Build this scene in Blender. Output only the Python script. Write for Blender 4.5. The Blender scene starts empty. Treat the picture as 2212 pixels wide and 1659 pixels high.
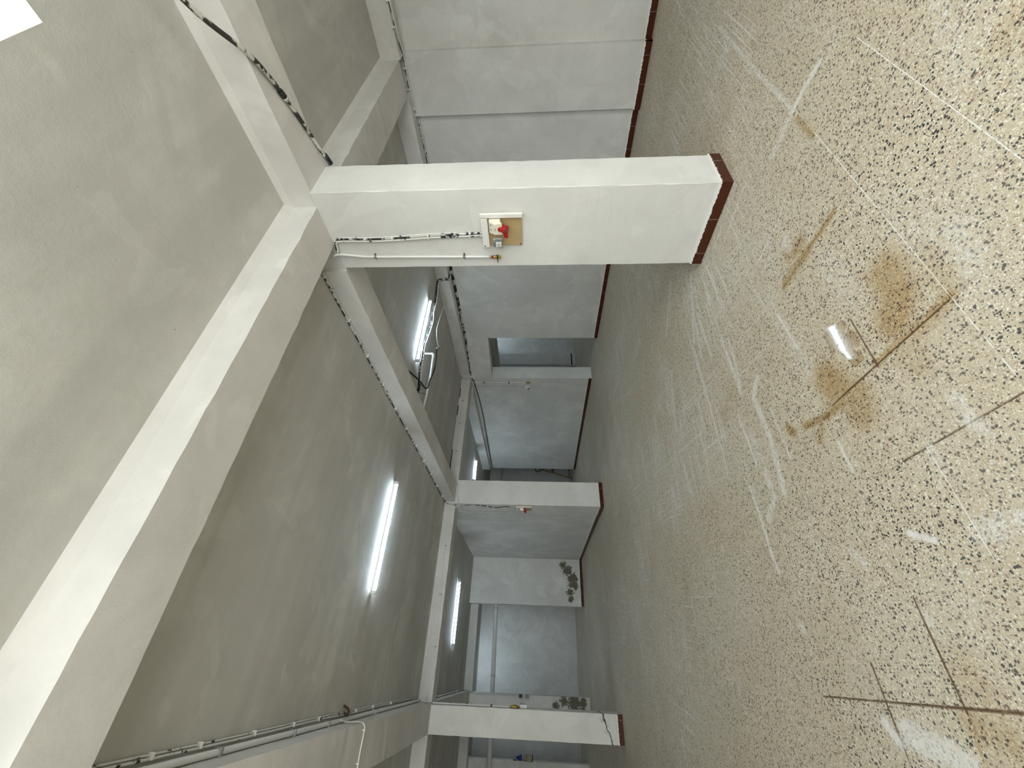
import bpy, bmesh, math, random
import numpy as np
from mathutils import Vector, Matrix
random.seed(7)
C = bpy.context.scene
COL = C.collection

# ------------------------------------------------------------------ camera, world, exposure
F_PX, YAW, PITCH, ROLL = 880.47, 0.61177179, 0.06163825, 0.00426622
cam_d = bpy.data.cameras.new('camera'); cam = bpy.data.objects.new('camera', cam_d); COL.objects.link(cam)
cam_d.sensor_fit = 'HORIZONTAL'; cam_d.sensor_width = 36.0; cam_d.lens = F_PX / 2212 * 36.0
cam_d.clip_start = 0.02; cam_d.clip_end = 200
_f = Vector((math.sin(YAW) * math.cos(PITCH), math.cos(YAW) * math.cos(PITCH), math.sin(PITCH)))
_r = Vector((math.cos(YAW), -math.sin(YAW), 0)); _u = _r.cross(_f)
_r2 = math.cos(ROLL) * _r + math.sin(ROLL) * _u; _u2 = -math.sin(ROLL) * _r + math.cos(ROLL) * _u
# the phone was held sideways: the picture's right is down in the room, the picture's up is the room's right
_x, _y, _z = -_u2, _r2, -_f
cam.matrix_world = Matrix(((_x.x, _y.x, _z.x, 0), (_x.y, _y.y, _z.y, 0), (_x.z, _y.z, _z.z, 1.5), (0, 0, 0, 1)))
C.camera = cam
W = bpy.data.worlds.new('overcast_sky'); C.world = W; W.use_nodes = True
_bg = W.node_tree.nodes['Background']; _bg.inputs[0].default_value = (.97, .985, .965, 1); _bg.inputs[1].default_value = 7.0
C.view_settings.view_transform = 'Standard'; C.view_settings.look = 'None'
C.view_settings.exposure = 0.0; C.view_settings.gamma = 1.0; C.view_settings.use_curve_mapping = False
C.cycles.diffuse_bounces = 4; C.cycles.max_bounces = 6; C.cycles.glossy_bounces = 2; C.cycles.transparent_max_bounces = 4; C.cycles.use_adaptive_sampling = True; C.cycles.adaptive_threshold = .12; C.cycles.sample_clamp_indirect = 6.0
TUBE_POWER = 76.0
def portal(name, loc, rot, sx, sy):
    d = bpy.data.lights.new(name, 'AREA'); d.shape = 'RECTANGLE'; d.size = sx; d.size_y = sy; d.cycles.is_portal = True
    o = bpy.data.objects.new(name, d); COL.objects.link(o); o.location = loc; o.rotation_euler = rot
portal('skylight_portal', (0.4, -0.55, 3.9), (0, 0, 0), 3.6, 2.0)
portal('shopfront_portal', (-1.4, -3.1, 1.75), (math.pi / 2, 0, 0), 8.0, 3.1)

# ------------------------------------------------------------------ node helpers
class NT:
    def __init__(s, name):
        s.m = bpy.data.materials.new(name); s.m.use_nodes = True; s.t = s.m.node_tree; s.n = s.t.nodes
        s.b = s.n['Principled BSDF']; s.c = None
    def link(s, a, b): s.t.links.new(a, b)
    def put(s, sock, v):
        if v is None: return
        if hasattr(v, 'is_output') or isinstance(v, bpy.types.NodeSocket): s.link(v, sock)
        else: sock.default_value = v
    def math(s, op, a, b=None, c=None, clamp=False):
        n = s.n.new('ShaderNodeMath'); n.operation = op; n.use_clamp = clamp
        for i, v in enumerate((a, b, c)): s.put(n.inputs[i], v) if v is not None else None
        return n.outputs[0]
    def vmath(s, op, a, b=None):
        n = s.n.new('ShaderNodeVectorMath'); n.operation = op
        s.put(n.inputs[0], a)
        if b is not None: s.put(n.inputs[3] if op == 'SCALE' else n.inputs[1], b)
        return n.outputs['Value'] if op in ('LENGTH', 'DISTANCE', 'DOT_PRODUCT') else n.outputs[0]
    def coord(s):
        if s.c is None: s.c = s.n.new('ShaderNodeNewGeometry').outputs['Position']
        return s.c
    def xyz(s, v):
        n = s.n.new('ShaderNodeSeparateXYZ'); s.put(n.inputs[0], v); return n.outputs
    def comb(s, x, y, z):
        n = s.n.new('ShaderNodeCombineXYZ')
        for i, v in enumerate((x, y, z)): s.put(n.inputs[i], v)
        return n.outputs[0]
    def noise(s, scale, detail=4, rough=.55, vec=None, dist=0, out=0):
        n = s.n.new('ShaderNodeTexNoise'); n.inputs['Scale'].default_value = scale; n.inputs['Detail'].default_value = detail
        n.inputs['Roughness'].default_value = rough; n.inputs['Distortion'].default_value = dist
        s.link(vec if vec is not None else s.coord(), n.inputs['Vector']); return n.outputs[out]
    def voronoi(s, scale, vec=None, rand=1.0):
        n = s.n.new('ShaderNodeTexVoronoi'); n.inputs['Scale'].default_value = scale; n.inputs['Randomness'].default_value = rand
        s.link(vec if vec is not None else s.coord(), n.inputs['Vector']); return n.outputs
    def step(s, v, lo, hi):
        n = s.n.new('ShaderNodeMapRange'); n.interpolation_type = 'SMOOTHSTEP'; s.put(n.inputs[0], v)
        n.inputs[1].default_value = lo; n.inputs[2].default_value = hi; n.inputs[3].default_value = 0; n.inputs[4].default_value = 1
        return n.outputs[0]
    def mix(s, f, a, b, mode='MIX'):
        n = s.n.new('ShaderNodeMix'); n.data_type = 'RGBA'; n.blend_type = mode
        s.put(n.inputs[0], f)
        for sock, v in ((n.inputs[6], a), (n.inputs[7], b)):
            s.put(sock, (*v, 1) if isinstance(v, tuple) and len(v) == 3 else v)
        return n.outputs[2]
    def attr(s, name):
        n = s.n.new('ShaderNodeAttribute'); n.attribute_name = name; return n.outputs['Fac']
    def bump(s, h, strength, dist=.01, prev=None):
        n = s.n.new('ShaderNodeBump'); n.inputs['Strength'].default_value = strength; n.inputs['Distance'].default_value = dist
        s.link(h, n.inputs['Height'])
        if prev is not None: s.link(prev, n.inputs['Normal'])
        s.link(n.outputs[0], s.b.inputs['Normal']); return n.outputs[0]
    def out(s, color=None, rough=None, metal=None, spec=None):
        if color is not None: s.put(s.b.inputs['Base Color'], (*color, 1) if isinstance(color, tuple) and len(color) == 3 else color)
        if rough is not None: s.put(s.b.inputs['Roughness'], rough)
        if metal is not None: s.put(s.b.inputs['Metallic'], metal)
        if spec is not None: s.put(s.b.inputs['Specular IOR Level'], spec)
        return s.m

def plaster(name, base=(.74, .73, .70), amt=.10, streak=None, patch=.07, bump=.25, damage=(), crack=None, rough=.8):
    """brushed white paint over rough render, with patchy coats; damage = (x, y, z, r) spots where the paint has come off"""
    t = NT(name)
    lo = tuple(c * (1 - amt * 1.7) for c in base); hi = tuple(min(.92, c * (1 + amt * .6)) for c in base)
    n1 = t.step(t.noise(.9, 4, .62), .3, .7)
    col = t.mix(n1, lo, hi)
    n2 = t.step(t.noise(.75, 3, .58, dist=1.2), .5, .56)
    col = t.mix(t.math('MULTIPLY', n2, patch * 6), col, tuple(c * .80 for c in base))
    n3 = t.step(t.noise(1.3, 3, .6, vec=t.vmath('ADD', t.coord(), (31.0, 7.0, 3.0)), dist=.6), .57, .6)
    col = t.mix(t.math('MULTIPLY', n3, patch * 6), col, tuple(min(.9, c * 1.12) for c in base))
    n4 = t.step(t.noise(.55, 3, .62, vec=t.vmath('ADD', t.coord(), (11.0, 3.0, 17.0)), dist=1.5), .47, .53)
    col = t.mix(t.math('MULTIPLY', n4, patch * 5), col, tuple(c * k for c, k in zip(base, (.87, .845, .85))))
    n5 = t.step(t.noise(3.2, 4, .7, vec=t.vmath('ADD', t.coord(), (5.0, 23.0, 9.0)), dist=.5), .52, .68)
    col = t.mix(t.math('MULTIPLY', n5, patch * 4), col, tuple(c * k for c, k in zip(base, (.74, .75, .70))))
    if streak:
        v = t.vmath('MULTIPLY', t.coord(), streak)
        s1 = t.step(t.noise(1.0, 3, .6, vec=v), .36, .64)
        col = t.mix(t.math('MULTIPLY', t.math('SUBTRACT', 1.0, s1), .5), col, tuple(c * .7 for c in base))
    fine = t.step(t.noise(26, 4, .8), .35, .65)
    col = t.mix(t.math('MULTIPLY', fine, .15), col, tuple(c * .82 for c in base))
    pits = t.step(t.voronoi(5.5)[0], .028, .018)
    col = t.mix(t.math('MULTIPLY', pits, t.math('GREATER_THAN', t.noise(1.7, 2), .52)), col, (.18, .16, .14))
    h = t.noise(16, 5, .85)
    if damage:
        m = None
        for (x, y, z, r) in damage:
            d = t.math('SUBTRACT', 1.0, t.math('DIVIDE', t.vmath('DISTANCE', t.coord(), (x, y, z)), r), clamp=True)
            m = d if m is None else t.math('MAXIMUM', m, d)
        k = t.step(t.math('ADD', t.noise(11, 6, .75, dist=1.2), t.math('MULTIPLY', m, .42)), .67, .70)
        k = t.math('MULTIPLY', k, t.math('GREATER_THAN', m, .02))
        dark = t.mix(t.noise(22, 4), (.05, .045, .035), (.24, .22, .17))
        col = t.mix(k, col, dark)
        h = t.math('SUBTRACT', h, t.math('MULTIPLY', k, .6))
    if crack:
        (x0, z0, slope, xlo, xhi, w) = crack
        p = t.xyz(t.coord())
        zz = t.math('ADD', t.math('ADD', z0, t.math('MULTIPLY', t.math('SUBTRACT', p[0], x0), slope)), t.math('MULTIPLY', t.math('SUBTRACT', t.noise(9, 4, .6), .5), .16))
        d = t.math('ABSOLUTE', t.math('SUBTRACT', p[2], zz))
        k = t.math('MULTIPLY', t.step(d, w, w * .4), t.math('MULTIPLY', t.math('GREATER_THAN', p[0], xlo), t.math('LESS_THAN', p[0], xhi)))
        halo = t.math('MULTIPLY', t.step(d, .12, .02), t.step(t.noise(14, 4), .5, .6))
        col = t.mix(t.math('MULTIPLY', halo, .5), col, (.42, .40, .34))
        col = t.mix(k, col, (.10, .09, .07))
    t.bump(h, bump, .012)
    return t.out(col, rough, 0, .25)

def plain(name, col, rough=.5, metal=0.0, var=.12, scale=30):
    t = NT(name)
    c = t.mix(t.noise(scale, 4), tuple(v * (1 - var) for v in col), tuple(min(1, v * (1 + var)) for v in col))
    return t.out(c, rough, metal)
def flaky(name, under, over, cut=.5, scale=(30, 30, 30), rough=.6):
    """a dark cable or pipe daubed with wall paint that has partly flaked off"""
    t = NT(name)
    k = t.step(t.noise(1.0, 4, .6, vec=t.vmath('MULTIPLY', t.coord(), scale)), cut - .03, cut + .03)
    return t.out(t.mix(k, under, over), rough)
def emit(name, col, power):
    m = bpy.data.materials.new(name); m.use_nodes = True; n = m.node_tree.nodes; n.clear()
    e = n.new('ShaderNodeEmission'); e.inputs[0].default_value = (*col, 1); e.inputs[1].default_value = power
    o = n.new('ShaderNodeOutputMaterial'); m.node_tree.links.new(e.outputs[0], o.inputs[0]); return m

def terrazzo():
    t = NT('terrazzo_tiles'); p = t.xyz(t.coord())
    gx = t.math('DIVIDE', t.math('ADD', p[0], .05), .405); gy = t.math('DIVIDE', t.math('SUBTRACT', p[1], .71), .395)
    tid = t.comb(t.math('FLOOR', gx), t.math('FLOOR', gy), 0.0)
    wn = t.n.new('ShaderNodeTexWhiteNoise'); wn.noise_dimensions = '3D'; t.link(tid, wn.inputs[0])
    off = t.vmath('SCALE', wn.outputs['Color'], 9.0)
    v0 = t.vmath('ADD', t.coord(), off)
    wob = t.vmath('SCALE', t.vmath('SUBTRACT', t.noise(85, 2, .5, vec=v0, out=1), (.5, .5, .5)), .014)
    v = t.vmath('ADD', v0, wob)
    # cream and beige chips in a buff cement
    a = t.voronoi(140, v); ca = t.xyz(a[1])
    col = t.mix(ca[0], (.455, .39, .285), (.70, .635, .50))
    col = t.mix(t.step(ca[1], .80, .82), col, (.76, .73, .64))
    col = t.mix(t.step(ca[2], .86, .88), col, (.40, .29, .20))
    col = t.mix(t.step(a[0], .42, .62), col, (.515, .445, .325))
    # black and brown chips, larger and sparse
    b = t.voronoi(86, v); cb = t.xyz(b[1])
    rad = t.math('ADD', .20, t.math('MULTIPLY', cb[1], .36))
    k = t.math('MULTIPLY', t.step(t.math('SUBTRACT', rad, b[0]), -.02, .05), t.math('GREATER_THAN', cb[0], .50))
    chip = t.mix(t.math('GREATER_THAN', cb[2], .74), (.025, .025, .03), (.20, .12, .085))
    col = t.mix(k, col, chip)
    b2 = t.voronoi(185, t.vmath('ADD', v, (3.3, 1.7, .4))); cb2 = t.xyz(b2[1])
    k2 = t.math('MULTIPLY', t.step(b2[0], .36, .28), t.math('GREATER_THAN', cb2[0], .78))
    col = t.mix(k2, col, (.05, .045, .045))
    # tile to tile tone and worn, greyed zones
    col = t.mix(t.math('MULTIPLY', t.xyz(wn.outputs['Color'])[0], .22), col, (.45, .37, .26))
    worn = t.step(t.noise(.8, 3, .6), .42, .66)
    col = t.mix(t.math('MULTIPLY', worn, .16), col, (.62, .60, .54))
    # grout
    stain, dust, wet = t.attr('stain'), t.attr('dust'), t.attr('wet')
    ex = t.math('ABSOLUTE', t.math('SUBTRACT', t.math('FRACT', gx), .5)); ey = t.math('ABSOLUTE', t.math('SUBTRACT', t.math('FRACT', gy), .5))
    e = t.math('MAXIMUM', ex, ey); g = t.step(e, .4935, .4972)
    gd, gs = t.attr('grout_dust'), t.attr('grout_stain')
    gc = t.mix(t.step(t.noise(1.1, 3), .45, .6), (.40, .34, .26), (.56, .50, .40))
    gc = t.mix(t.step(t.math('MAXIMUM', gs, t.math('MULTIPLY', stain, .8)), .15, .6), gc, (.085, .05, .025)); gc = t.mix(t.step(gd, .2, .6), gc, (.78, .765, .73))
    gk = t.math('ADD', .72, t.math('MULTIPLY', t.math('MAXIMUM', gd, gs), .4), clamp=True)
    wide = t.math('MULTIPLY', t.step(e, .481, .489), t.math('MULTIPLY', t.step(t.math('ADD', gs, t.math('MULTIPLY', t.noise(6, 3), .5)), .75, 1.1), .8))
    col = t.mix(wide, col, (.13, .075, .035))
    col = t.mix(t.math('MULTIPLY', t.math('MULTIPLY', g, gk), t.step(t.noise(24, 3, .7), .34, .52)), col, gc)
    # brown water marks, then chalky white plaster dust
    sm = t.math('MULTIPLY', stain, t.math('ADD', .6, t.math('MULTIPLY', t.noise(14, 3, .6), .6)), clamp=True)
    col = t.mix(sm, col, t.mix(1.0, col, (.66, .49, .25), 'MULTIPLY'))
    # long thin drag scratches left by moved furniture
    scr = None
    for ang, f, lo in ((.03, (.9, 62, 1), .565), (-.2, (1.2, 50, 1), .585), (1.43, (.7, 55, 1), .60)):
        rv = t.n.new('ShaderNodeVectorRotate'); rv.rotation_type = 'Z_AXIS'; rv.inputs['Angle'].default_value = -ang
        t.link(t.coord(), rv.inputs['Vector'])
        k3 = t.step(t.noise(1, 2, .65, vec=t.vmath('MULTIPLY', rv.outputs[0], f)), lo, lo + .06)
        scr = k3 if scr is None else t.math('MAXIMUM', scr, k3)
    zone = t.step(t.noise(.7, 3), .40, .54)
    dd = t.math('MAXIMUM', dust, t.math('MULTIPLY', t.math('MULTIPLY', scr, zone), t.math('MULTIPLY', t.step(t.math('ADD', p[0], p[1]), 3.3, 5.2), .8)))
    dn = t.math('MULTIPLY', t.step(t.math('ADD', dd, t.math('MULTIPLY', t.math('SUBTRACT', t.noise(30, 4, .78), .5), 1.5)), .12, .95), t.math('GREATER_THAN', dd, .01))
    col = t.mix(t.math('MULTIPLY', dn, .72), col, (.76, .755, .745))
    wetm = t.step(t.math('MULTIPLY', wet, t.math('ADD', .25, t.math('MULTIPLY', t.noise(60, 4, .85), 1.5))), .44, .52)
    col = t.mix(wetm, col, t.mix(1.0, col, (.72, .62, .48), 'MULTIPLY'))
    r = t.math('ADD', .48, t.math('MULTIPLY', t.noise(3, 2), .22))
    r = t.math('ADD', r, t.math('MULTIPLY', dn, .3))
    rr = t.n.new('ShaderNodeMix'); rr.data_type = 'FLOAT'; t.put(rr.inputs[0], wetm); t.put(rr.inputs[2], r); rr.inputs[3].default_value = .06
    h = t.math('SUBTRACT', t.math('MULTIPLY', t.noise(25, 2), .2), t.math('MULTIPLY', g, .5))
    t.bump(h, .12, .004)
    return t.out(col, rr.outputs[0], 0, .3)

def skirting():
    """red-brown skirting tile, with a ragged lap of wall paint along its top edge and pale joints"""
    t = NT('brown_skirting_tile'); p = t.xyz(t.coord())
    col = t.mix(t.noise(18, 5), (.045, .010, .004), (.082, .020, .007))
    s = t.math('ADD', p[0], p[1]); fr = t.math('FRACT', t.math('DIVIDE', s, .335))
    j = t.step(t.math('ABSOLUTE', t.math('SUBTRACT', fr, .5)), .008, .003)
    col = t.mix(t.math('MULTIPLY', j, .75), col, (.45, .36, .30))
    sp = t.math('GREATER_THAN', t.noise(60, 3), .74); col = t.mix(t.math('MULTIPLY', sp, .6), col, (.6, .55, .5))
    edge = t.math('SUBTRACT', p[2], t.math('ADD', .062, t.math('MULTIPLY', t.noise(34, 5, .75), .042)))
    k = t.step(edge, -.001, .001)
    col = t.mix(k, col, (.80, .79, .75))
    rr = t.math('ADD', .28, t.math('MULTIPLY', k, .5))
    return t.out(col, rr, 0, .28)

M = {}
M['wall'] = plaster('white_painted_render')
M['pillar'] = plaster('white_painted_pillar', (.76, .75, .725), .07, patch=.04, bump=.22)
M['ceiling'] = plaster('painted_ceiling_slab', (.61, .598, .555), .10, streak=(.22, 2.6, 1), patch=.09, bump=.3)
M['beam'] = plaster('painted_beam', (.72, .70, .67), .08, patch=.05, bump=.22)
M['wall_peeling'] = plaster('peeling_white_paint', damage=[(2.9, 14.55, .62, .2), (2.72, 14.55, .48, .28), (2.5, 14.55, .33, .3), (2.28, 14.55, .3, .26), (2.1, 14.55, .42, .2), (1.9, 14.55, .4, .16)])
M['stub_peeling'] = plaster('mould_marked_paint', damage=[(-.72, 14.4, .42, .34), (-.70, 14.4, .2, .26), (-.66, 14.4, .72, .2), (-.78, 14.4, .95, .15)])
M['pillar_cracked'] = plaster('cracked_pillar_paint', (.76, .75, .71), .07, patch=.04, crack=(-.78, .27, .35, -1.0, -.5, .018))
M['jamb_rough'] = plaster('rough_filled_jamb', (.84, .86, .86), .08, patch=.05, bump=.6)
M['floor'] = terrazzo()
M['skirting'] = skirting()
M['white_plastic'] = plain('white_plastic', (.80, .79, .75), .35, var=.05)
M['ivory_plastic'] = plain('ivory_plastic', (.80, .76, .62), .35, var=.05)
M['grey_plastic'] = plain('grey_plastic', (.20, .215, .23), .4)
M['light_grey'] = plain('light_grey_plastic', (.55, .55, .54), .4)
M['red_plastic'] = plain('red_plastic', (.36, .008, .008), .35)
M['blue_plastic'] = plain('blue_plastic', (.015, .03, .25), .4)
M['tan_plastic'] = plain('tan_grey_plastic', (.30, .27, .19), .5)
M['black'] = plain('black_rubber', (.012, .012, .013), .5)
M['dark'] = plain('dark_hole', (.02, .018, .016), .8)
M['plywood'] = plain('plywood', (.47, .34, .17), .6, var=.16, scale=9)
M['brass'] = plain('brass', (.55, .36, .10), .3, 1.0)
M['painted_pipe'] = plain('painted_pipe', (.74, .735, .71), .45, var=.06)
M['paint_cable'] = flaky('painted_over_cable', (.015, .014, .013), (.66, .65, .61), .37, (14, 14, 14))
M['flaky_cable'] = flaky('flaking_black_cable', (.012, .012, .012), (.62, .61, .57), .50, (11, 11, 11))
M['dark_cable'] = flaky('dark_cable_flecked_with_paint', (.012, .012, .012), (.55, .54, .50), .58, (13, 13, 13))
M['worn_cable'] = flaky('worn_brown_cable', (.03, .026, .02), (.58, .55, .50), .53, (11, 7, 11))
M['metal'] = plain('dull_metal', (.45, .45, .44), .4, .8)
M['rust'] = plain('rusty_iron', (.07, .035, .025), .7)
M['ochre'] = plain('ochre_paint', (.28, .17, .03), .5)
M['orange'] = plain('red_oxide_paint', (.20, .045, .015), .5)
M['fixture'] = plain('white_batten', (.72, .74, .74), .4)
M['tube'] = emit('lit_tube', (.70, .87, 1.0), TUBE_POWER)
M['alu'] = plain('window_aluminium', (.6, .6, .62), .35, .7)
def glass():
    m = bpy.data.materials.new('window_glass'); m.use_nodes = True; n = m.node_tree.nodes; n.clear()
    a = n.new('ShaderNodeBsdfTransparent'); a.inputs[0].default_value = (.95, .97, .97, 1)
    b = n.new('ShaderNodeBsdfGlossy'); b.inputs['Roughness'].default_value = .02
    x = n.new('ShaderNodeMixShader'); x.inputs[0].default_value = .06; o = n.new('ShaderNodeOutputMaterial')
    m.node_tree.links.new(a.outputs[0], x.inputs[1]); m.node_tree.links.new(b.outputs[0], x.inputs[2]); m.node_tree.links.new(x.outputs[0], o.inputs[0]); return m
M['glass'] = glass()

# ------------------------------------------------------------------ mesh helpers (world coordinates; parts are shifted to their thing's base)
class MB:
    def __init__(s): s.bm = bmesh.new()
    def box(s, x0, x1, y0, y1, z0, z1, bev=0, rot=None, piv=None):
        b = bmesh.new(); bmesh.ops.create_cube(b, size=1)
        for v in b.verts: v.co = Vector(((x0 + x1) / 2 + v.co.x * (x1 - x0), (y0 + y1) / 2 + v.co.y * (y1 - y0), (z0 + z1) / 2 + v.co.z * (z1 - z0)))
        if bev: bmesh.ops.bevel(b, geom=list(b.edges), offset=bev, segments=2, affect='EDGES', profile=.6)
        if rot is not None: bmesh.ops.rotate(b, verts=list(b.verts), cent=Vector(piv), matrix=rot)
        return s.add(b)
    def add(s, b):
        me = bpy.data.meshes.new('_t'); b.to_mesh(me); b.free(); s.bm.from_mesh(me); bpy.data.meshes.remove(me); return s
    def prism(s, pts, z0, z1):
        """vertical prism over a plan outline"""
        lo = [s.bm.verts.new((x, y, z0)) for x, y in pts]; hi = [s.bm.verts.new((x, y, z1)) for x, y in pts]
        s.bm.faces.new(lo[::-1]); s.bm.faces.new(hi); n = len(pts)
        for i in range(n): s.bm.faces.new((lo[i], lo[(i + 1) % n], hi[(i + 1) % n], hi[i]))
        return s
    def extrude(s, profile, a, b, axis):
        """profile = (h, z) points swept along x or y from a to b"""
        f = (lambda t, h, z: (t, h, z)) if axis == 'x' else (lambda t, h, z: (h, t, z))
        n = len(profile); m = max(1, int(abs(b - a) / .11)); zt = max(z for _, z in profile); rings = []
        for k in range(m + 1):   # the arrises are trowelled by hand: let them wander a few millimetres
            j = [(0, 0) if (k in (0, m) or z > zt - .001) else (random.gauss(0, .0016), random.gauss(0, .0016)) for _, z in profile]
            rings.append([s.bm.verts.new(f(a + (b - a) * k / m, h + dh, z + dz)) for (h, z), (dh, dz) in zip(profile, j)])
        s.bm.faces.new(rings[0]); s.bm.faces.new(rings[-1][::-1])
        for A, B in zip(rings[:-1], rings[1:]):
            for i in range(n): s.bm.faces.new((A[i], B[i], B[(i + 1) % n], A[(i + 1) % n]))
        return s
    def column(s, x0, x1, y0, y1, z0, z1, amp=.0012):
        m = int((z1 - z0) / .09); rings = []
        pr = [(x0 + .004, y0), (x1 - .004, y0), (x1, y0 + .004), (x1, y1), (x0, y1), (x0, y0 + .004)]
        for k in range(m + 1):
            rings.append([s.bm.verts.new((x + random.gauss(0, amp), y + random.gauss(0, amp), z0 + (z1 - z0) * k / m)) for x, y in pr])
        s.bm.faces.new(rings[0]); s.bm.faces.new(rings[-1][::-1])
        for A, B in zip(rings[:-1], rings[1:]):
            for i in range(6): s.bm.faces.new((A[i], B[i], B[(i + 1) % 6], A[(i + 1) % 6]))
        return s
    def tube(s, pts, r, seg=8, smooth=True, res=6, cap=True):
        P = [Vector(p) for p in pts]
        if smooth and len(P) > 2:
            Q = []
            for i in range(len(P) - 1):
                p0 = P[i - 1] if i else P[0] * 2 - P[1]; p3 = P[i + 2] if i + 2 < len(P) else P[-1] * 2 - P[-2]
                p1, p2 = P[i], P[i + 1]
                for k in range(res):
                    u = k / res
                    Q.append(.5 * ((2 * p1) + (p2 - p0) * u + (2 * p0 - 5 * p1 + 4 * p2 - p3) * u * u + (3 * p1 - p0 - 3 * p2 + p3) * u ** 3))
            Q.append(P[-1]); P = Q
        T = []
        for i in range(len(P)):
            d = P[min(i + 1, len(P) - 1)] - P[max(i - 1, 0)]
            T.append(d.normalized() if d.length > 1e-9 else Vector((0, 0, 1)))
        up = Vector((0, 0, 1)) if abs(T[0].z) < .9 else Vector((1, 0, 0))
        nrm = (up - T[0] * up.dot(T[0])).normalized(); rings = []
        for i, p in enumerate(P):
            nrm = (nrm - T[i] * nrm.dot(T[i])).normalized(); bn = T[i].cross(nrm)
            rr = r[i * len(r) // len(P)] if isinstance(r, (list, tuple)) else r
            rings.append([s.bm.verts.new(p + (nrm * math.cos(a) + bn * math.sin(a)) * rr) for a in [2 * math.pi * k / seg for k in range(seg)]])
        for i in range(len(rings) - 1):
            for k in range(seg): 
                f = s.bm.faces.new((rings[i][k], rings[i][(k + 1) % seg], rings[i + 1][(k + 1) % seg], rings[i + 1][k])); f.smooth = True
        if cap: s.bm.faces.new(rings[0][::-1]); s.bm.faces.new(rings[-1])
        return s
    def lathe(s, p0, axis, prof, seg=20):
        """prof = (distance along axis, radius) points"""
        A = Vector(axis).normalized(); up = Vector((0, 0, 1)) if abs(A.z) < .9 else Vector((1, 0, 0))
        n = (up - A * up.dot(A)).normalized(); b = A.cross(n); rings = []
        for d, r in prof: rings.append([s.bm.verts.new(Vector(p0) + A * d + (n * math.cos(a) + b * math.sin(a)) * max(r, 1e-4)) for a in [2 * math.pi * k / seg for k in range(seg)]])
        for i in range(len(rings) - 1):
            for k in range(seg):
                f = s.bm.faces.new((rings[i][k], rings[i][(k + 1) % seg], rings[i + 1][(k + 1) % seg], rings[i + 1][k])); f.smooth = True
        s.bm.faces.new(rings[0][::-1]); s.bm.faces.new(rings[-1]); return s
    def build(s, name, mat, parent=None, origin=(0, 0, 0)):
        bmesh.ops.recalc_face_normals(s.bm, faces=list(s.bm.faces))
        o0 = Vector(origin)
        if parent is not None:
            p = parent
            while p is not None: o0 = o0 + p.location; p = p.parent
        for v in s.bm.verts: v.co -= o0
        me = bpy.data.meshes.new(name); s.bm.to_mesh(me); s.bm.free(); me.materials.append(M[mat])
        o = bpy.data.objects.new(name, me); COL.objects.link(o)
        if parent is not None: o.parent = parent
        else: o.location = origin
        return o
def tag(o, label, cat, group=None, kind=None):
    o['label'] = label; o['category'] = cat
    if group: o['group'] = group
    if kind: o['kind'] = kind
    return o
def thing(name, loc, label, cat, group=None):
    o = bpy.data.objects.new(name, None); COL.objects.link(o); o.location = loc; o.empty_display_size = .1
    return tag(o, label, cat, group)
def struct(name, mb, mat, label, cat, parent=None):
    o = mb.build(name, mat, parent)
    return tag(o, label, cat, None, 'structure') if parent is None else o

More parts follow.
